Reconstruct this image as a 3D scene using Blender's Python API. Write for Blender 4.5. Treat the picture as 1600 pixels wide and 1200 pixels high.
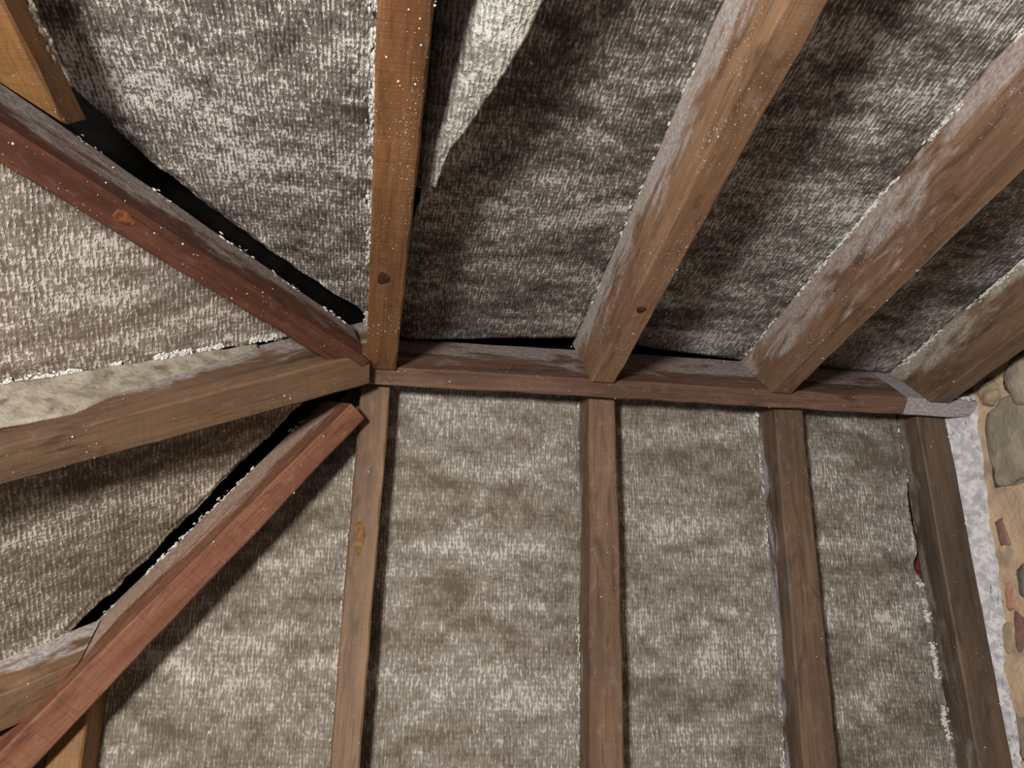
import bpy, math, random
from mathutils import Vector, Matrix, noise as mnoise

for o in list(bpy.data.objects):
    bpy.data.objects.remove(o)
SC = bpy.context.scene
COL = SC.collection

# ------------------------------------------------------------------ camera
cam_d = bpy.data.cameras.new('camera')
cam_d.sensor_width = 36.0
cam_d.lens = 1359.26 / 1600 * 36
cam_d.clip_start = 0.02
cam = bpy.data.objects.new('camera', cam_d)
COL.objects.link(cam)
_r = Vector((0.98693738, -0.11036144, -0.11736677))
_d = Vector((0.05728822, 0.92131085, -0.38458337))
_f = Vector((0.15057445, 0.37283598, 0.91559853))
cam.matrix_world = Matrix(((_r.x, -_d.x, -_f.x, 0.0027), (_r.y, -_d.y, -_f.y, -0.5803),
                           (_r.z, -_d.z, -_f.z, -1.4252), (0, 0, 0, 1)))
SC.camera = cam

# ------------------------------------------------------------------ light
world = bpy.data.worlds.new('loft_air')
SC.world = world
world.use_nodes = True
world.node_tree.nodes['Background'].inputs[0].default_value = (1.0, 0.97, 0.93, 1)
world.node_tree.nodes['Background'].inputs[1].default_value = 0.12

ld = bpy.data.lights.new('work_lamp_light', 'POINT')
ld.energy = 216
ld.color = (1.0, 0.965, 0.91)
ld.shadow_soft_size = 0.12
lamp = bpy.data.objects.new('work_lamp_light', ld)
lamp.location = (-0.58, -1.10, -1.84)
COL.objects.link(lamp)

SC.cycles.max_bounces = 4
SC.view_settings.view_transform = 'Standard'
SC.view_settings.look = 'None'
SC.view_settings.gamma = 1.0
SC.view_settings.exposure = 0.0
SC.view_settings.use_curve_mapping = False

# ------------------------------------------------------------------ roof constants (metres)
TH = 0.71223
T, CO, SI = math.tan(TH), math.cos(TH), math.sin(TH)
RT = 0.0357                 # ridge thickness
ZN, ZS, ZW = -0.0095, 0.0345, -0.02
NS = Vector((0, -SI, CO))   # roof-side normal, south slope (y < 0)
NN = Vector((0, SI, CO))    # north slope (y > 0)
NW = Vector((-SI, 0, CO))   # west hip slope
WALLX = 1.155


def lerp_tab(tab, x):
    if x <= tab[0][0]:
        return tab[0][1]
    for (a, b), (c, d) in zip(tab, tab[1:]):
        if x <= c:
            return b + (d - b) * (x - a) / (c - a)
    return tab[-1][1]


DEP_S = [(-0.6, .125), (0, .115), (.4, .150), (.75, .125), (1.06, .112), (1.3, .112)]
DEP_N = [(-0.6, .10), (0, .085), (.41, .082), (.78, .080), (1.1, .066), (1.3, .066)]


def pt(slope, u, v, d):
    """point on a slope: u along the eaves, v down the slope from the ridge, d roofward from the rafters' lower faces"""
    if slope == 'S':
        return Vector((u, -RT / 2 - v * CO, ZN - v * SI)) + NS * d
    if slope == 'N':
        return Vector((u, RT / 2 + v * CO, ZS - v * SI)) + NN * d
    return Vector((-v * CO, u, ZW - v * SI)) + NW * d


def felt_depth(slope, u):
    return lerp_tab(DEP_S, u) if slope == 'S' else lerp_tab(DEP_N, u) if slope == 'N' else 0.13


def nz(x, y, z=0.0):
    return mnoise.noise(Vector((x, y, z)))


# ------------------------------------------------------------------ materials
class NT:
    def __init__(self, name):
        self.m = bpy.data.materials.new(name)
        self.m.use_nodes = True
        self.t = self.m.node_tree
        self.t.nodes.clear()
        self.out = self.t.nodes.new('ShaderNodeOutputMaterial')
        self.b = self.t.nodes.new('ShaderNodeBsdfPrincipled')
        self.t.links.new(self.b.outputs[0], self.out.inputs[0])
        self.b.inputs['Roughness'].default_value = 0.85
        self.b.inputs['Specular IOR Level'].default_value = 0.25
        self.tc = self.t.nodes.new('ShaderNodeTexCoord').outputs['Object']
        self.oi = self.t.nodes.new('ShaderNodeObjectInfo').outputs['Random']

    def put(self, sock, v):
        if isinstance(v, bpy.types.NodeSocket):
            self.t.links.new(v, sock)
        elif isinstance(v, tuple) and len(v) == 3 and sock.type == 'RGBA':
            sock.default_value = (*v, 1)
        else:
            sock.default_value = v

    def math(self, op, a, b=0.0, c=0.0, clamp=False):
        n = self.t.nodes.new('ShaderNodeMath')
        n.operation = op
        n.use_clamp = clamp
        for s, v in zip(n.inputs, (a, b, c)):
            self.put(s, v)
        return n.outputs[0]

    def mapped(self, scale, off=(0, 0, 0), src=None):
        n = self.t.nodes.new('ShaderNodeMapping')
        self.put(n.inputs[0], src or self.tc)
        n.inputs['Scale'].default_value = scale
        n.inputs['Location'].default_value = off
        return n.outputs[0]

    def noise(self, scale, detail=2.0, rough=0.5, off=(0, 0, 0), dist=0.0, src=None):
        n = self.t.nodes.new('ShaderNodeTexNoise')
        self.put(n.inputs['Vector'], self.mapped(scale, off, src))
        n.inputs['Scale'].default_value = 1.0
        n.inputs['Detail'].default_value = detail
        n.inputs['Roughness'].default_value = rough
        n.inputs['Distortion'].default_value = dist
        return n.outputs[0]

    def step(self, v, lo, hi, a=0.0, b=1.0):
        n = self.t.nodes.new('ShaderNodeMapRange')
        n.interpolation_type = 'SMOOTHSTEP'
        self.put(n.inputs[0], v)
        for i, x in enumerate((lo, hi, a, b)):
            self.put(n.inputs[i + 1], x)
        return n.outputs[0]

    def mix(self, f, a, b, mode='MIX'):
        n = self.t.nodes.new('ShaderNodeMix')
        n.data_type = 'RGBA'
        n.blend_type = mode
        self.put(n.inputs[0], f)
        self.put(n.inputs[6], a)
        self.put(n.inputs[7], b)
        return n.outputs[2]

    def sep(self):
        n = self.t.nodes.new('ShaderNodeSeparateXYZ')
        self.put(n.inputs[0], self.tc)
        return n.outputs

    def bump(self, h, dist, strength=1.0):
        n = self.t.nodes.new('ShaderNodeBump')
        n.inputs['Strength'].default_value = strength
        n.inputs['Distance'].default_value = dist
        self.put(n.inputs['Height'], h)
        self.t.links.new(n.outputs[0], self.b.inputs['Normal'])

    def color(self, c):
        self.put(self.b.inputs['Base Color'], c)
        return self.m


def felt_mat(name, amount=0.0, base=(0.060, 0.048, 0.036), white=(0.60, 0.57, 0.52), seed=0.0, haze=0.5, soft=0.0, ribw=.16, lift=2.2,
             loww=.85):
    """hessian-backed roofing felt with a bloom of pale mould: ribs run along world y"""
    k = NT(name)
    s = seed * 7.31
    low = k.noise((4.0, 12, 0), 2.5, .6, (s, s * 2, 0), .5)
    mid = k.noise((22, 48, 0), 3, .6, (s, 3 + s, 0), .3)
    gr = k.noise((230, 72, 0), 3, .68, (s, 0, 0), .25)
    fine = k.noise((430, 240, 0), 2, .65, (s, 0, 5))
    x, y, z = k.sep()
    wob = k.noise((10, 10, 0), 1, .5, (0, s, 0))
    jig = k.noise((60, 45, 0), 2, .6, (s, 6, 0))
    ph = k.math('ADD', k.math('MULTIPLY', x, 6.2832 / .0054), k.math('MULTIPLY_ADD', wob, 5.0, k.math('MULTIPLY', jig, 5.0)))
    rib = k.math('MULTIPLY_ADD', k.math('SINE', ph), .5, .5)
    ph2 = k.math('ADD', k.math('MULTIPLY', y, 6.2832 / .0066), k.math('MULTIPLY', jig, 9.0))
    rib2 = k.math('MULTIPLY_ADD', k.math('SINE', ph2), .5, .5)
    v = k.math('MULTIPLY_ADD', k.math('SUBTRACT', low, .5), loww, k.math('MULTIPLY_ADD', gr, 1.45, -.225))
    v = k.math('MULTIPLY_ADD', k.math('SUBTRACT', mid, .5), .60, v)
    v = k.math('MULTIPLY_ADD', k.math('SUBTRACT', rib, .5), ribw, v)
    v = k.math('MULTIPLY_ADD', k.math('SUBTRACT', rib2, .5), .07, v)
    v = k.math('MULTIPLY_ADD', k.math('SUBTRACT', fine, .5), .55, v)
    v = k.math('ADD', v, amount)
    w = k.step(v, .49 - soft, .76 + soft)
    dusk = k.mix(k.step(k.math('ADD', mid, k.math('MULTIPLY', low, .8)), .65, 1.15), base, tuple(b * lift + .008 for b in base))
    hz = k.mix(k.math('MULTIPLY', k.step(v, .28, .62), haze), dusk, tuple(x_ * .5 for x_ in white))
    col = k.mix(k.math('MULTIPLY', w, .92), hz, white)
    hot = k.step(k.math('ADD', v, k.math('MULTIPLY', k.math('SUBTRACT', fine, .5), .5)), .86, 1.0)
    col = k.mix(hot, col, tuple(min(.8, x_ * 1.3) for x_ in white))
    blob = k.noise((95, 60, 0), 2, .5, (9 + s, 2, 0))
    bl = k.step(blob, .735, .775)
    col = k.mix(bl, col, (.70, .68, .64))
    h = k.math('ADD', k.math('MULTIPLY', w, .8), k.math('MULTIPLY', rib, .14))
    h = k.math('ADD', h, k.math('MULTIPLY', hot, .5))
    h = k.math('ADD', h, k.math('MULTIPLY', bl, .9))
    k.bump(h, .0020, 1.0)
    k.b.inputs['Roughness'].default_value = .92
    return k.color(col)


def wood_mat(name, dark, light, mould=0.0, speck=0.0, bloom=(0.36, 0.33, 0.32), edge=4.0, seed=0.0, saw=.5, top=.1):
    """sawn softwood: grain along local x, grey-lilac mould creeping down from the felt side, white specks"""
    k = NT(name)
    s = seed * 3.17
    g1 = k.noise((5, 70, 70), 3, .6, (s, s, 0), .4)
    g2 = k.noise((2.2, 14, 14), 2, .55, (s, 4, s))
    c = k.mix(k.step(k.math('MULTIPLY_ADD', g2, .9, k.math('MULTIPLY', g1, .5)), .45, .98), dark, light)
    sw = k.noise((420, 6, 6), 1, .5, (0, 0, s))
    c = k.mix(k.math('MULTIPLY', k.step(sw, .5, .72), .35 * saw), c, tuple(d * .6 for d in dark))
    g3 = k.noise((7, 260, 260), 2, .6, (s, 2, 0))
    c = k.mix(k.math('MULTIPLY', k.step(g3, .48, .75), .5), c, tuple(d * .55 for d in dark))
    st = k.noise((7, 30, 30), 4, .65, (s, 8, 0), .8)
    c = k.mix(k.math('MULTIPLY', k.step(st, .52, .72), .65), c, tuple(d * .35 for d in dark))
    dust = k.noise((30, 60, 60), 4, .7, (s, 1, 7))
    c = k.mix(k.math('MULTIPLY', k.step(dust, .50, .80), .38), c, tuple(a_ * .55 + b_ * .4 for a_, b_ in zip(light, bloom)))
    x, y, z = k.sep()
    m = k.noise((9, 26, 30), 3, .62, (s, 1, 2), .5)
    m = k.math('ADD', k.math('MULTIPLY_ADD', k.math('SUBTRACT', z, top), edge, m), mould)
    mk = k.step(m, .50, .72)
    ft = k.noise((140, 260, 260), 2, .6, (s, 0, 0))
    mk = k.math('MULTIPLY', mk, k.math('MULTIPLY_ADD', k.step(ft, .34, .66), .58, .42), clamp=True)
    c = k.mix(k.math('MULTIPLY', mk, .9), c, bloom)
    rg = k.noise((7, 18, 18), 2, .5, (3 + s, 0, 1))
    sp = k.noise((260, 330, 330), 1.5, .55, (0, s, 0))
    spv = k.step(k.math('MULTIPLY_ADD', rg, .35, k.math('ADD', sp, speck)), .93, .99)
    c = k.mix(spv, c, (.72, .69, .63))
    h = k.math('ADD', k.math('MULTIPLY', g1, .5), k.math('MULTIPLY', mk, .4))
    h = k.math('ADD', h, k.math('MULTIPLY', spv, 1.2))
    h = k.math('ADD', h, k.math('MULTIPLY', sw, .25 * saw))
    k.bump(h, .0014, .8)
    k.b.inputs['Roughness'].default_value = .62
    k.b.inputs['Specular IOR Level'].default_value = .35
    return k.color(c)


def plain_mat(name, a, b, sc=40, bumpd=.002, rough=.9, c3=None):
    k = NT(name)
    n = k.noise((sc, sc, sc), 4, .6)
    n2 = k.noise((sc * 4, sc * 4, sc * 4), 2, .6)
    c = k.mix(k.step(n, .38, .64), a, b)
    if c3:
        c = k.mix(k.step(k.noise((sc * .55, sc * .55, sc * .55), 3, .6, (5, 5, 5)), .56, .66), c, c3)
    c = k.mix(k.math('MULTIPLY', n2, .3), c, tuple(v * .6 for v in a))
    k.bump(k.math('MULTIPLY_ADD', n2, .4, n), bumpd, .9)
    k.b.inputs['Roughness'].default_value = rough
    return k.color(c)


M_VOID = plain_mat('void_shade_boards', (.005, .0045, .004), (.009, .008, .007), 20)  # near-black colour stands in for the unlit void seen through felt gaps
M_VOID.node_tree.nodes['Principled BSDF'].inputs['Specular IOR Level'].default_value = .02
M_CRUST = plain_mat('white_mould_crust', (.62, .60, .56), (.82, .80, .76), 160, .001)
M_KNOT = plain_mat('knot_wood', (.035, .014, .007), (.085, .036, .018), 120, .001, .6)
M_KNOT_O = plain_mat('ochre_knot_wood', (.13, .06, .02), (.26, .135, .045), 120, .001, .6)
M_KNOT_R = plain_mat('resinous_knot_wood', (.12, .035, .014), (.24, .085, .035), 120, .001, .5)
M_TILE = plain_mat('red_clay_tile', (.10, .018, .014), (.16, .035, .028), 60)
M_MORTAR = plain_mat('peach_lime_mortar', (.66, .47, .31), (.52, .39, .27), 14, .006, .95, (.36, .29, .215))
M_FILLET = plain_mat('white_lilac_mortar', (.50, .48, .52), (.80, .79, .79), 60, .006, .95, (.44, .42, .47))
M_STONE = {
    'grey': plain_mat('grey_tan_stone', (.30, .25, .185), (.44, .37, .28), 28, .004, .9, (.30, .27, .23)),
    'tan': plain_mat('tan_stone', (.46, .34, .22), (.38, .29, .19), 30, .004),
    'plum': plain_mat('plum_stone', (.25, .135, .11), (.33, .19, .16), 50, .003),
    'slate': plain_mat('slate_grey_stone', (.15, .135, .115), (.24, .21, .18), 50, .003),
    'rose': plain_mat('rose_brick_stone', (.52, .29, .19), (.44, .24, .17), 50, .003),
}


# ------------------------------------------------------------------ builders
def link(name, me, parent=None, mat=None, loc=None):
    o = bpy.data.objects.new(name, me)
    COL.objects.link(o)
    if mat:
        me.materials.append(mat)
    if parent:
        o.parent = parent
    if loc is not None:
        o.location = loc
    return o


def mesh(name, vs, fs, smooth=True):
    me = bpy.data.meshes.new(name)
    me.from_pydata([tuple(v) for v in vs], [], fs)
    me.update()
    if smooth:
        me.polygons.foreach_set('use_smooth', [True] * len(me.polygons))
    return me


def tag(o, label=None, cat=None, group=None, kind=None):
    for k, v in (('label', label), ('category', cat), ('group', group), ('kind', kind)):
        if v:
            o[k] = v
    return o


_t = (1 + 5 ** .5) / 2
ICO_V = [Vector(v).normalized() for v in ((-1, _t, 0), (1, _t, 0), (-1, -_t, 0), (1, -_t, 0), (0, -1, _t), (0, 1, _t),
         (0, -1, -_t), (0, 1, -_t), (_t, 0, -1), (_t, 0, 1), (-_t, 0, -1), (-_t, 0, 1))]
ICO_F = [(0, 11, 5), (0, 5, 1), (0, 1, 7), (0, 7, 10), (0, 10, 11), (1, 5, 9), (5, 11, 4), (11, 10, 2), (10, 7, 6), (7, 1, 8),
         (3, 9, 4), (3, 4, 2), (3, 2, 6), (3, 6, 8), (3, 8, 9), (4, 9, 5), (2, 4, 11), (6, 2, 10), (8, 6, 7), (9, 8, 1)]


def lump(vs, fs, c, r, rnd, axes=None):
    """a rough little nugget; axes = three vectors scaled by r"""
    n = len(vs)
    ax = axes or (Vector((1, 0, 0)), Vector((0, 1, 0)), Vector((0, 0, 1)))
    for v in ICO_V:
        q = v * (r * rnd.uniform(.65, 1.2))
        vs.append(c + ax[0] * q.x + ax[1] * q.y + ax[2] * q.z)
    fs.extend(tuple(i + n for i in f) for f in ICO_F)


def timber(name, p0, p1, n, w0, w1, d0, d1, mat, label, cat='rafter', group=None, seed=1, plumb=0.0, crust=(), flakes=0,
           knots=(), bow=0.0, a0=0.0, skew=0.0):
    """a sawn beam: p0/p1 = middle of the lower face at its two ends, n = roofward direction, d = depth.
    Origin at p0, local x down the beam, local z roofward."""
    rnd = random.Random(seed)
    p0, p1, n = Vector(p0), Vector(p1), Vector(n)
    ex = (p1 - p0)
    L = ex.length
    ex.normalize()
    n = (n - ex * n.dot(ex)).normalized()
    ey = n.cross(ex)
    root = bpy.data.objects.new(name, None)
    root.empty_display_size = .05
    COL.objects.link(root)
    root.matrix_world = Matrix(((ex.x, ey.x, n.x, p0.x), (ex.y, ey.y, n.y, p0.y), (ex.z, ey.z, n.z, p0.z), (0, 0, 0, 1)))
    tag(root, label, cat, group)
    NSEG = 60
    vs, fs = [], []
    ch = .0030
    for i in range(NSEG + 1):
        f = i / NSEG
        a = a0 + (L - a0) * f
        w = (w0 + (w1 - w0) * f) / 2
        d = d0 + (d1 - d0) * f
        cy = bow * math.sin(math.pi * f) + .0012 * nz(a * 5, seed * 3.1)
        jl, jr = .0011 * nz(a * 14, seed, 1), .0011 * nz(a * 14, seed, 2)
        jb = .0010 * nz(a * 9, seed, 3)
        c1 = ch * (1 + .8 * nz(a * 20, seed, 4))
        c2 = ch * (1 + .8 * nz(a * 20, seed, 5))
        ring = [(-w + jl, d), (-w + jl, d * .5), (-w + jl, c1 + jb), (-w + c1 + jl, jb), (0, jb + .0006 * nz(a * 30, seed, 6)),
                (w - c2 + jr, jb), (w + jr, c2 + jb), (w + jr, d * .5), (w + jr, d)]
        for y, z in ring:
            sh = -(z * plumb + y * skew) * max(0, 1 - f * 6)
            vs.append(Vector((a + sh, y + cy, z)))
    m = 9
    for i in range(NSEG):
        for j in range(m):
            k = (j + 1) % m
            fs.append((i * m + j, i * m + k, (i + 1) * m + k, (i + 1) * m + j))
    fs.append(tuple(reversed(range(m))))
    fs.append(tuple(NSEG * m + j for j in range(m)))
    me = mesh('beam', vs, fs, False)
    beam = link('beam', me, root, mat)
    # white crust where the felt meets the wood, and loose flakes
    cv, cf = [], []
    for side, dens, lo, hi, rad, *spr in crust:
        cnt = int((hi - lo) * 1000 * dens)
        for _ in range(cnt):
            a = rnd.uniform(lo, hi)
            if nz(a * 16, seed * 1.7, side) < -.12:
                continue
            f = a / L
            w = (w0 + (w1 - w0) * f) / 2
            d = d0 + (d1 - d0) * f
            y = side * (w + abs(rnd.gauss(0, spr[0] if spr else .0026)))
            r = rad * (.25 + .8 * rnd.random() ** 2)
            cy = bow * math.sin(math.pi * f)
            lump(cv, cf, Vector((a - d * plumb * max(0, 1 - f * 6), y + cy, d - .003 - abs(rnd.gauss(0, .0035)))), r, rnd,
                 (Vector((2.0, 0, 0)), Vector((0, .7, 0)), Vector((0, 0, .8))))
    for _ in range(flakes):
        a = rnd.uniform(a0 + .03, min(L, .95))
        f = a / L
        if nz(a * 11, seed * 4.1, 8) < -.02:
            continue
        w = (w0 + (w1 - w0) * f) / 2
        d = d0 + (d1 - d0) * f
        r = .0005 + .0013 * rnd.random() ** 4
        cy = bow * math.sin(math.pi * f)
        if rnd.random() < .5:
            c = Vector((a, rnd.uniform(-w, w) + cy, 0))
        else:
            c = Vector((a, rnd.choice((-w, w)) + cy, rnd.uniform(0, d)))
        lump(cv, cf, c, r, rnd)
    if cv:
        tag(link('mould_flakes', mesh('mould_flakes', cv, cf, False), root, M_CRUST), kind='stuff')
    for (a, y, ra, ry, km) in knots:
        kv, kf = [], []
        cy = bow * math.sin(math.pi * a / L)
        for q, (s, h) in enumerate(((1.0, .0004), (.82, -.0012), (.45, -.0008))):
            for j in range(18):
                an = j / 18 * 2 * math.pi
                rr = s * (1 + .14 * math.sin(3 * an + seed))
                kv.append(Vector((a + ra * rr * math.cos(an), y + cy + ry * rr * math.sin(an), h)))
        kv.append(Vector((a, y + cy, -.0011)))
        for q in range(2):
            for j in range(18):
                k = (j + 1) % 18
                kf.append((q * 18 + j, q * 18 + k, q * 18 + 18 + k, q * 18 + 18 + j))
        for j in range(18):
            kf.append((36 + j, 36 + (j + 1) % 18, 54))
        link('knot', mesh('knot', kv, kf), beam, km)
    return root


def panel(name, slope, lo, hi, v0, v1, mat, parent, label, seed=1, sag=.006, rip=.0022, nu=70, nv=200, lift=None, thick=.003,
          ridge_curl=0.0):
    """one bay of felt: lo(v)/hi(v) give its two edges along the eaves direction"""
    vs, fs = [], []
    for j in range(nv + 1):
        v = v0 + (v1 - v0) * j / nv
        a, b = lo(v), hi(v)
        for i in range(nu + 1):
            s = i / nu
            u = a + (b - a) * s
            d = felt_depth(slope, u)
            e = min(s, 1 - s)
            pil = min(1, e / .10)
            pil = pil * pil * (3 - 2 * pil)
            d -= sag * pil
            d += rip * pil * (nz(u * 4, v * 16, seed) + .6 * nz(u * 11, v * 13, seed + 7)) + .0010 * nz(u * 45, v * 40, seed + 3)
            # creases that run beside the rafters
            d -= .0035 * math.exp(-((e - .07) / .022) ** 2) * (.6 + .8 * nz(v * 5, seed * 2.3 + (s > .5)))
            if lift:
                d += lift(u, v, s)
            vs.append(pt(slope, u, v, d))
    for j in range(nv):
        for i in range(nu):
            k = j * (nu + 1) + i
            fs.append((k, k + 1, k + nu + 2, k + nu + 1))
    return sheet(name, vs, fs, mat, parent, label, thick)


def sheet(name, vs, fs, mat, parent, label, thick=.003):
    c = sum(vs, Vector()) / len(vs)
    me = mesh(name, [v - c for v in vs], fs)
    o = link(name, me, None, mat, c)
    if parent:
        o.parent = parent
        o.matrix_parent_inverse = parent.matrix_world.inverted()
        o.location = c
    sm = o.modifiers.new('thickness', 'SOLIDIFY')
    sm.thickness = thick
    sm.offset = 0
    tag(o, label)
    bpy.context.view_layer.update()
    return o


def deck(name, pts, label):
    """dark boarding behind the felt, a slab 2 cm thick"""
    c = sum((Vector(p) for p in pts), Vector()) / len(pts)
    n = len(pts)
    nrm = (Vector(pts[1]) - Vector(pts[0])).cross(Vector(pts[2]) - Vector(pts[0])).normalized()
    if nrm.z < 0:
        nrm = -nrm
    vs = [Vector(p) - c for p in pts] + [Vector(p) - c + nrm * .02 for p in pts]
    fs = [tuple(range(n)), tuple(reversed(range(n, 2 * n)))] + [(i, (i + 1) % n, (i + 1) % n + n, i + n) for i in range(n)]
    o = link(name, mesh(name, vs, fs, False), None, M_VOID, c)
    tag(o, label, kind='structure')
    bpy.context.view_layer.update()
    return o


# ------------------------------------------------------------------ the roof skin
VMAX = 1.45
DK = .055


def hip_s(v):            # x of the south-west hip's centre line where the south felt is v down
    return (-RT / 2 - v * CO - .118 * SI) * 1.03 + .002


def hip_n(v):            # x of the north-west hip where the north slope is v down
    return -.037 - (RT / 2 + v * CO + .09 * SI - .0515) * 1.09


def wx(v):               # x of the west felt v down
    return -v * CO - .128 * SI


def rect(slope, u0, u1, d):
    return [pt(slope, u0, -.22, d), pt(slope, u1, -.22, d), pt(slope, u1, VMAX + .2, d), pt(slope, u0, VMAX + .2, d)]


d_s = deck('ceiling_south', rect('S', -1.5, 1.3, .16 + DK),
           'dark boarded roof slope lined with felt, the one the longest brown rafters climb')
d_n = deck('ceiling_north', rect('N', -1.5, 1.3, .10 + DK), 'dark boarded roof slope lined with felt, opposite side of the ridge')
d_w = deck('ceiling_west', rect('W', -1.5, 1.5, .15 + DK), 'dark boarded hip end of the roof lined with felt')

F_S0 = felt_mat('felt_hip_bay', .04, (.056, .041, .031), (.76, .71, .66), 1, .45, 0, .15, 2.4, .95)
F_S1 = felt_mat('felt_flap_bay', .01, (.050, .039, .030), (.62, .58, .53), 2, .45, .01, .10)
F_S2 = felt_mat('felt_dark_bay', .04, (.056, .045, .035), (.66, .63, .59), 3, .45, .01, .10)
F_S3 = felt_mat('felt_far_bay', .01, (.052, .044, .035), (.58, .56, .53), 4, .45, .02, .10)
F_W0 = felt_mat('felt_pink_bay', .05, (.112, .080, .059), (.64, .57, .50), 5, .55, .01, .12, 1.9, .8)
F_W1 = felt_mat('felt_shaded_bay', .04, (.105, .079, .056), (.64, .56, .47), 6, .55, .02, .16, 1.9, .8)
F_N0 = felt_mat('felt_beige_bay', .0, (.118, .091, .066), (.60, .54, .47), 7, .65, .03, .13, 1.8, .85)
F_N1 = felt_mat('felt_pale_bay', .0, (.122, .096, .070), (.60, .555, .495), 8, .7, .03, .09, 1.8, 1.0)
F_N2 = felt_mat('felt_pale_bay_b', .0, (.116, .093, .069), (.60, .56, .505), 9, .7, .03, .09, 1.8, 1.0)
F_N3 = felt_mat('felt_grey_bay', -.02, (.102, .085, .065), (.61, .58, .53), 10, .65, .03, .09, 1.8, 1.0)
F_FLAP = felt_mat('felt_bright_flap', .14, (.11, .10, .08), (.62, .60, .54), 11, .7, .05)


def rag(v, seed, amp, f=30):
    return amp * (nz(v * f, seed * 5.3) + .5 * nz(v * f * 2.7, seed * 9.1) + .3 * nz(v * f * 6, seed))


# south slope (y < 0)
panel('felt_panel', 'S', lambda v: hip_s(v) + .030 + .012 + rag(v, 1, .008, 22) + .020 * math.exp(-((v - .02) / .06) ** 2)
      + .055 * max(0, min(1, (v - .34) / .25)), lambda v: -.012, -.09, VMAX, F_S0, d_s,
      'streaky white-moulded felt between the reddish hip and the first rafter', 1, .004, .0035, 80, 220)


def lift_p2(u, v, s):
    return -.012 * math.exp(-(s / .06) ** 2) * max(0, min(1, (v - .05) / .2))


panel_s1 = panel('felt_panel', 'S', lambda v: .033 + lerp_tab([(0, 0), (.12, .002), (.29, .005), (.42, .024), (.6, .045), (1.5, .12)], v) + rag(v, 2, .0025, 40),
      lambda v: .395, -.088, VMAX, F_S1, d_s, 'dark grey felt peeling away from the first rafter', 2, .006, .003, 80, 220, lift_p2)
panel('felt_panel', 'S', lambda v: .400, lambda v: .745, -.098, VMAX, F_S2, d_s,
      'grey mould-flecked felt between second and third long rafters', 3, .006, .003, 70, 200,
      lambda u, v, s: .022 * math.exp(-(s / .22) ** 2) * math.exp(-((v + .09) / .05) ** 2))
panel('felt_panel', 'S', lambda v: .747, lambda v: 1.05, -.092, VMAX, F_S3, d_s,
      'dark felt between third and fourth long rafters, lightly dusted', 4, .006, .003, 60, 180)
panel('felt_panel', 'S', lambda v: 1.06, lambda v: 1.20, -.10, VMAX, F_S3, d_s,
      'dark felt sliver between the last long rafter and the stone wall', 5, .003, .002, 30, 120)

# north slope (y > 0)
panel('felt_panel', 'N', lambda v: hip_n(v) + .012, lambda v: -.004, -.07, VMAX, F_N0, d_n,
      'pale beige triangular felt below the orange-red hip', 6, .005, .003, 80, 220)
panel('felt_panel', 'N', lambda v: -.004, lambda v: .41, -.07, VMAX, F_N1, d_n,
      'wide pale blotchy felt beside the kinked rafter', 7, .006, .003, 80, 200)
panel('felt_panel', 'N', lambda v: .41, lambda v: .78, -.07, VMAX, F_N2, d_n,
      'pale blotchy felt middle bay on the short-rafter slope', 8, .006, .003, 70, 200)


def q3_hi(v):
    base = 1.047 + .035 * v + rag(v, 8, .0028, 34)
    tear = .016 * math.exp(-((v - .300) / .020) ** 2) + .007 * math.exp(-((v - .22) / .07) ** 2)
    return base - tear


p_n3 = panel('felt_panel', 'N', lambda v: .785, q3_hi, -.07, VMAX, F_N3, d_n,
             'grey felt with a ragged torn edge beside the dark wall rafter', 9, .006, .003, 70, 260,
             lambda u, v, s: -.008 * max(0, (s - .93) / .07) ** 1.5)
panel('felt_panel', 'N', lambda v: 1.125, lambda v: 1.20, -.07, VMAX, F_N3, d_n,
      'felt strip behind the white mortar at the wall', 10, .002, .002, 16, 120)

# west hip slope (x < 0)
panel_w0 = panel('felt_panel', 'W', lambda v: wx(v) / 1.03 + .008, lambda v: -.058 + rag(v, 11, .007, 24) - .012 * max(0, min(1, (v - .30) / .2)),
                 .0, VMAX, F_W0, d_w, 'pinkish-beige felt between the reddish hip and the central hip-end rafter', 11, .004, .003, 90, 220)
panel('felt_panel', 'W', lambda v: -.015, lambda v: .0515 + (-wx(v) - .037) * .917 - .030 - .034 - rag(v, 12, .010, 20), .02, VMAX, F_W1, d_w,
      'shaded brown felt between the central hip-end rafter and the orange-red hip', 12, .004, .003, 80, 220)


# the flap that peels off the first rafter
def build_flap():
    vs, fs = [], []
    nu, nv = 26, 110
    for j in range(nv + 1):
        f = j / nv
        v = .385 + (1.25 - .385) * f
        ue = lerp_tab([(.385, .043), (.43, .055), (.47, .062), (.53, .070), (.59, .094), (.69, .127), (.78, .147), (1.25, .26)], v) + rag(v, 21, .0016, 60)
        wid = .012 + .075 * min(1, f * 3.2)
        de = .090 - .064 * min(1, f * 11) + .010 * f
        for i in range(nu + 1):
            s = i / nu            # 0 at the hidden inner edge, 1 at the free edge
            u = ue - wid * (1 - s)
            d = de + (.150 - de) * (1 - s) ** 3.0
            d += .0018 * nz(u * 30, v * 14, 3) + .004 * math.exp(-((s - .9) / .12) ** 2) * nz(v * 9, 5)
            vs.append(pt('S', u, v, d))
    for j in range(nv):
        for i in range(nu):
            k = j * (nu + 1) + i
            fs.append((k, k + 1, k + nu + 2, k + nu + 1))
    return vs, fs


_v, _f2 = build_flap()
sheet('felt_flap', _v, _f2, F_FLAP, panel_s1, 'pale torn felt flap hanging beside the first rafter', .004)


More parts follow.
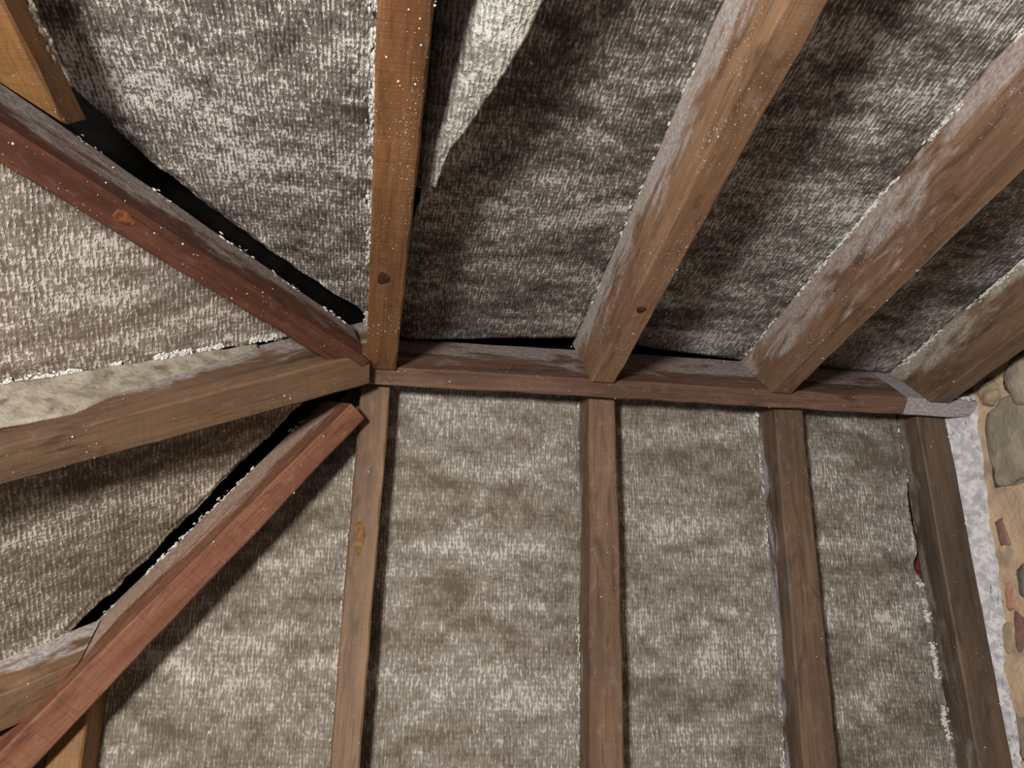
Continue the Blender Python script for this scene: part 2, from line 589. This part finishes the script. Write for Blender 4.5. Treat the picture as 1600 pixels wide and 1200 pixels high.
# pale curled lip of felt along the central hip-end rafter
def build_lip():
    vs, fs = [], []
    nu, nv = 12, 150
    for j in range(nv + 1):
        f = j / nv
        v = .16 + 1.0 * f
        fade = min(1, f * 3)
        y0 = -.057 - .012 * fade + rag(v, 31, .003, 18)
        y1 = -.0475 - .002 * nz(v * 9, 4)
        db = .108 - .056 * fade - .012 * math.sin(v * 15) * fade + rag(v, 32, .003, 20)
        for i in range(nu + 1):
            s = i / nu
            y = y0 + (y1 - y0) * s
            d = .124 + (db - .124) * (s ** 1.25) + .0015 * nz(v * 26, s * 4, 9)
            vs.append(pt('W', y, v, d))
    for j in range(nv):
        for i in range(nu):
            k = j * (nu + 1) + i
            fs.append((k, k + 1, k + nu + 2, k + nu + 1))
    return vs, fs


M_LIP = plain_mat('pale_torn_felt', (.25, .21, .16), (.42, .37, .30), 38, .003, .95, (.15, .125, .095))
_v, _f2 = build_lip()
sheet('felt_lip', _v, _f2, M_LIP, panel_w0, 'pale curled strip of torn felt along the central rafter', .005)

# white salts on the torn edges of felt
def crust_line(name, slope, path, rad, seed, parent, n=260):
    rnd = random.Random(seed)
    vs, fs = [], []
    for _ in range(n):
        t = rnd.random()
        u, v, d = path(t)
        if nz(v * 18, seed) < -.05:
            continue
        lump(vs, fs, pt(slope, u + rnd.gauss(0, rad), v, d - abs(rnd.gauss(0, rad * .4))), rad * (.2 + .9 * rnd.random() ** 2), rnd,
             (Vector((1.3, 0, 0)), Vector((0, 1.1, 0)), Vector((0, 0, .7))))
    c = sum(vs, Vector()) / len(vs)
    o = link(name, mesh(name, [v - c for v in vs], fs, False), None, M_CRUST, c)
    o.parent = parent
    o.matrix_parent_inverse = parent.matrix_world.inverted()
    return tag(o, kind='stuff')


bpy.context.view_layer.update()
crust_line('edge_mould', 'W', lambda t: (-.064 - .012 * t, .12 + .75 * t, .126), .0026, 41, panel_w0, 2400)
crust_line('edge_mould', 'N', lambda t: (q3_hi(.33 + .5 * t) - .005, .33 + .5 * t, .062), .0032, 42, p_n3, 1500)

# red clay tile glimpsed through the tear
def rough_slab(name, c, ax, size, mat, seed, parent=None, amp=.08, label=None):
    """an irregular rounded slab: ax = three axes, size = half extents"""
    import bmesh
    bm = bmesh.new()
    bmesh.ops.create_icosphere(bm, subdivisions=3, radius=1.0)
    vs = []
    for v in bm.verts:
        p = v.co
        q = Vector([math.copysign(abs(x) ** .62, x) for x in p])
        q *= 1 + amp * 3 * mnoise.noise(p * 1.3 + Vector((seed * 3.7, seed, 0))) + amp * mnoise.noise(p * 4 + Vector((seed, 0, seed)))
        vs.append(ax[0] * (q.x * size[0]) + ax[1] * (q.y * size[1]) + ax[2] * (q.z * size[2]))
    fs = [tuple(v.index for v in f.verts) for f in bm.faces]
    bm.free()
    o = link(name, mesh(name, vs, fs), None, mat, Vector(c))
    if parent:
        o.parent = parent
        o.matrix_parent_inverse = parent.matrix_world.inverted()
    if label:
        tag(o, label)
    return o


AX_N = (Vector((1, 0, 0)), Vector((0, CO, -SI)), NN)
rough_slab('roof_tile', pt('N', 1.085, .285, .098), AX_N, (.05, .085, .007), M_TILE, 3, d_n, .03, 'dark red clay tile showing through the torn felt')

# ------------------------------------------------------------------ east gable wall of rubble stone
def build_wall():
    vs, fs = [], []
    ny, nzz = 150, 120
    y0, y1, z0, z1 = -1.2, 1.2, -1.3, .30
    for j in range(nzz + 1):
        for i in range(ny + 1):
            y = y0 + (y1 - y0) * i / ny
            z = z0 + (z1 - z0) * j / nzz
            x = WALLX + .010 * nz(y * 9, z * 9, 1) + .004 * nz(y * 30, z * 30, 2)
            vs.append(Vector((x, y, z)))
    for j in range(nzz):
        for i in range(ny):
            k = j * (ny + 1) + i
            fs.append((k, k + ny + 1, k + ny + 2, k + 1))
    n0 = len(vs)
    for (y, z) in ((y0, z0), (y1, z0), (y1, z1), (y0, z1)):
        vs.append(Vector((WALLX + .2, y, z)))
    fs.append((n0, n0 + 1, n0 + 2, n0 + 3))
    c = Vector((WALLX, 0, -.5))
    return link('wall_east', mesh('wall_east', [v - c for v in vs], fs), None, M_MORTAR, c)


wall = tag(build_wall(), 'rubble stone gable wall pointed in peach mortar beside the last rafters', kind='structure')
bpy.context.view_layer.update()
AX_W = (Vector((1, 0, 0)), Vector((0, 1, 0)), Vector((0, 0, 1)))


def tilt(a):
    return (Vector((1, 0, 0)), Vector((0, math.cos(a), math.sin(a))), Vector((0, -math.sin(a), math.cos(a))))


STONES = [  # y, z, half y, half z, out, turn, kind
    (.015, -.115, .085, .055, .020, -.55, 'grey'),
    (-.046, -.020, .022, .022, .024, .2, 'tan'),
    (-.105, -.085, .040, .040, .026, .3, 'grey'),
    (.172, -.165, .026, .013, .010, -.9, 'plum'),
    (.222, -.250, .030, .013, .012, -.7, 'slate'),
    (.262, -.236, .026, .011, .013, -.5, 'rose'),
    (.300, -.285, .034, .018, .012, -.6, 'plum'),
    (.335, -.262, .030, .020, .014, -.5, 'tan'),
    (.140, -.255, .060, .040, .014, -.4, 'grey'),
    (-.14, -.22, .075, .05, .016, -.2, 'grey'),
    (.02, -.29, .07, .045, .014, .1, 'tan'),
    (.42, -.38, .06, .035, .014, -.5, 'grey'),
    (.30, -.42, .06, .04, .014, -.1, 'grey'),
    (.12, -.42, .08, .05, .014, .05, 'slate'),
    (-.08, -.42, .08, .05, .014, -.05, 'tan'),
    (-.28, -.36, .07, .05, .014, .1, 'grey'),
    (.55, -.52, .08, .05, .014, -.1, 'tan'),
    (.34, -.56, .08, .05, .014, .1, 'grey'),
    (.12, -.57, .08, .05, .014, 0, 'rose'),
    (-.12, -.57, .08, .05, .014, 0, 'grey'),
    (-.36, -.54, .08, .05, .014, .1, 'slate'),
]
for i, (y, z, hy, hz, out, a, kd) in enumerate(STONES):
    if i >= 9:
        hy, hz = hy * 1.3, hz * 1.3
    rough_slab('stone', (WALLX + .004, y, z), tilt(a), (out * .75, hy, hz), M_STONE[kd], i + 5, wall, .13)


# lumpy white mortar packed between the wall rafter and the wall
def build_fillet():
    vs, fs = [], []
    nu, nv = 22, 260
    for j in range(nv + 1):
        v = -.03 + 1.3 * j / nv
        xe = 1.111 + .046 * v
        xw = WALLX + .004
        dep = .036 - .045 * max(0, min(1, v / .7)) + .010 * nz(v * 11, 3)
        for i in range(nu + 1):
            s = i / nu
            x = xe + (xw - xe) * s
            d = .012 - (dep + .012) * s ** 1.1
            b = .0055 * nz(v * 34, s * 3.2, 1) + .003 * nz(v * 80, s * 8, 2)
            d -= b * (1 - .4 * abs(2 * s - 1)) + .006 * math.sin(math.pi * s)
            vs.append(pt('N', x, v, d))
    for j in range(nv):
        for i in range(nu):
            k = j * (nu + 1) + i
            fs.append((k, k + 1, k + nu + 2, k + nu + 1))
    return vs, fs


_v, _f2 = build_fillet()
sheet('mortar_fillet', _v, _f2, M_FILLET, wall, 'white and lilac mortar fillet along the wall rafter', .012)

# ------------------------------------------------------------------ timbers
W_RIDGE = wood_mat('wood_ridge', (.085, .043, .029), (.195, .110, .075), .10, .0, (.34, .29, .28), 3.6, 1, .3, .075)
W_RIDGE_END = wood_mat('wood_ridge_end', (.16, .13, .13), (.26, .22, .22), .30, .02, (.42, .38, .41), 1, 2, .1, .1)
W_S0 = wood_mat('wood_orange_rafter', (.125, .052, .019), (.285, .130, .050), -.10, .085, (.38, .32, .28), 1.2, 3, .9, .1)
W_S1 = wood_mat('wood_tan_rafter', (.165, .082, .042), (.330, .190, .105), .15, .08, (.52, .48, .48), 4.2, 4, .5, .105)
W_S2 = wood_mat('wood_dusty_rafter', (.140, .074, .042), (.270, .160, .098), .15, .06, (.44, .38, .365), 2.2, 5, .4, .10)
W_S3 = wood_mat('wood_wall_end_rafter', (.120, .070, .042), (.250, .155, .098), .12, .03, (.46, .42, .36), 3.6, 6, .3, .09)
W_H1 = wood_mat('wood_red_hip', (.062, .020, .011), (.150, .056, .031), .14, .01, (.33, .30, .285), 7.0, 7, .3, .055)
W_M = wood_mat('wood_central_rafter', (.088, .048, .027), (.195, .115, .064), .08, .015, (.40, .35, .33), 5.5, 8, .4, .07)
W_HN = wood_mat('wood_orange_hip', (.150, .055, .030), (.300, .130, .072), .00, .01, (.50, .38, .30), 6.0, 9, .9, .040)
W_N0 = wood_mat('wood_kinked_rafter', (.120, .068, .036), (.260, .152, .084), -.14, .005, (.40, .35, .33), 3, 10, .5, .09)
W_N1 = wood_mat('wood_plain_rafter', (.105, .058, .034), (.215, .126, .076), -.12, .0, (.55, .53, .55), 7.5, 11, .7, .045)
W_N2 = wood_mat('wood_streaked_rafter', (.085, .052, .036), (.180, .112, .070), -.04, .0, (.46, .44, .46), 7.5, 12, .4, .04)
W_N3 = wood_mat('wood_dark_wall_rafter', (.060, .044, .034), (.150, .096, .064), .03, .0, (.26, .235, .21), 5, 13, .3, .04)
W_J1 = wood_mat('wood_ochre_jack', (.180, .082, .024), (.290, .145, .050), -.25, .02, (.40, .37, .33), 1, 14, .9, .1)
W_J2 = wood_mat('wood_whitened_jack', (.135, .072, .038), (.260, .150, .082), .03, .01, (.52, .49, .49), 10.0, 15, .5, .036)

# ridge: two lengths meeting at a butt joint
RN = Vector((0, 0, 1))
timber('ridge_board', (-.032, 0, 0), (1.0022, 0, 0), RN, RT, RT, .150, .150, W_RIDGE,
       'long reddish-brown ridge board where all the rafters meet', 'ridge board', seed=1, flakes=150,
       crust=[(-1, .0, 0, 1, .003)])
timber('ridge_board', (1.0034, 0, 0), (1.150, 0, 0), RN, RT * 1.02, RT * 1.02, .150, .150, W_RIDGE_END,
       'short lilac-grey ridge end bedded in the stone wall', 'ridge board', seed=2, flakes=40)


def slope_timber(name, slope, u0, u1, v0, v1, w0, w1, mat, label, **kw):
    base = kw.pop('base', 0.0)
    p0, p1 = pt(slope, u0, v0, base), pt(slope, u1, v1, base)
    n = {'S': NS, 'N': NN, 'W': NW}[slope]
    d0, d1 = kw.pop('dep', (felt_depth(slope, u0) - .001, felt_depth(slope, u1) - .001))
    kw.setdefault('plumb', T)
    return timber(name, p0, p1, n, w0, w1, d0, d1, mat, label, **kw)


def ext(a, b, v0, v1, vn=1.35):
    """carry a measured edge on down the slope"""
    return a + (b - a) * (vn - v0) / (v1 - v0)


GS, GN = 'long rafters on the flapped slope', 'short rafters on the pale slope'
slope_timber('common_rafter', 'S', .0045, .010, .0, 1.35, .0515, .0575, W_S0,
             'orange-brown rafter thick with white flecks beside the peeling flap', group=GS, seed=3, flakes=420,
             crust=[(-1, 2.6, .0, 1.0, .0032, .005), (1, .3, .0, .3, .003)], knots=[(.283, -.006, .016, .010, M_KNOT)])
slope_timber('common_rafter', 'S', .4005, .384, .0, 1.35, .0440, .041, W_S1,
             'tan rafter with pale lilac side and one dark round knot', group=GS, seed=4, flakes=160,
             crust=[(-1, .55, .0, 1.0, .0032)], knots=[(.250, -.002, .009, .008, M_KNOT)])
slope_timber('common_rafter', 'S', .7420, .757, .0, 1.35, .0420, .042, W_S2,
             'dusty brown rafter, third along from the hip junction', group=GS, seed=5, flakes=200,
             crust=[(-1, .75, -.05, 1.0, .0034)])
slope_timber('common_rafter', 'S', 1.064, 1.052, .0, 1.35, .046, .050, W_S3,
             'beige and dark streaked rafter next to the stone wall', group=GS, seed=6, flakes=160,
             crust=[(-1, .8, -.05, .9, .0036)])

slope_timber('common_rafter', 'N', -.0025, -.026, .0, 1.35, .0525, .040, W_N0,
             'kinked brown rafter with an ochre knot, nearest the hips', group=GN, seed=7, flakes=60,
             crust=[(1, .5, .1, 1.0, .0024)], knots=[(.285, .006, .030, .009, M_KNOT_O)], bow=.003)
slope_timber('common_rafter', 'N', .4140, .396, .0, 1.35, .050, .068, W_N1,
             'plain reddish-brown rafter, second along from the hips', group=GN, seed=8, flakes=60,
             crust=[(1, .6, .0, 1.0, .0026)])
slope_timber('common_rafter', 'N', .7820, .774, .0, 1.35, .058, .068, W_N2,
             'brown rafter with lilac bloom along one side', group=GN, seed=9, flakes=60,
             crust=[(1, .7, .0, 1.0, .0030)])
slope_timber('common_rafter', 'N', 1.0820, 1.132, .0, 1.35, .064, .068, W_N3,
             'dark weathered rafter against the white mortar', group=GN, seed=10, flakes=60,
             crust=[(1, .25, .0, .15, .003)], dep=(.068, .068))


def hip(name, a, b, side, w0, w1, d0, d1, mat, label, **kw):
    a, b = Vector(a), Vector(b)
    dr = (b - a).normalized()
    b = a + dr * 1.6
    return timber(name, a, b, Vector((0, 0, 1)), w0, w1, d0, d1, mat, label, 'hip rafter', None, **kw)


hip('hip_rafter', (-.030, -.0300, -.0440), (-.4255, -.4044, -.3782), 1, .040, .044, .090, .125, W_H1,
    'dark reddish hip rafter with a knot and grey mouldy side', seed=11, flakes=160, knots=[(.478, .003, .016, .009, M_KNOT_R)],
    crust=[(1, .25, .0, .6, .0026)])
hip('hip_rafter', (-.030, .0455, -.0520), (-.4741, .4494, -.4187), -1, .036, .070, .140, .150, W_HN,
    'orange-red hip rafter with saw marks and white upper edge', seed=12, flakes=120, crust=[(-1, .45, .05, 1.0, .0026), (1, .45, .05, 1.0, .0026)])
slope_timber('hip_end_rafter', 'W', -.0272, -.004, .02, 1.35, .060, .042, W_M,
             'central hip-end rafter below the pale curled felt strip', seed=13, flakes=160, dep=(.125, .128))
slope_timber('jack_rafter', 'S', -.387, -.450, .575, 1.45, .050, .052, W_J1,
             'ochre jack rafter meeting the dark reddish hip', seed=14, flakes=40, skew=1.3, dep=(.045, .045), crust=[(1, .5, .0, .5, .0036)])
slope_timber('jack_rafter', 'W', .394, .394, .55, 1.4, .064, .064, W_J2,
             'white-bloomed jack rafter ending at the orange-red hip', seed=15, flakes=40, skew=1.3, base=.05, dep=(.076, .076))
slope_timber('jack_rafter', 'N', -.430, -.430, .56, 1.4, .052, .052, W_J1,
             'shaded ochre jack rafter under the orange-red hip', seed=16, flakes=20, skew=-1.3)

# crumbs of white mortar where the ridge end and the wall rafter meet the wall
bpy.context.view_layer.update()
crust_line('mortar_crumbs', 'N', lambda t: (1.113 + .046 * 1.0 * t, -.03 + 1.0 * t, .004), .0036, 51, wall, 700)
crust_line('mortar_crumbs', 'S', lambda t: (1.085 + .06 * t, -.03 + .05 * t, .03 - .03 * t), .0040, 52, wall, 120)
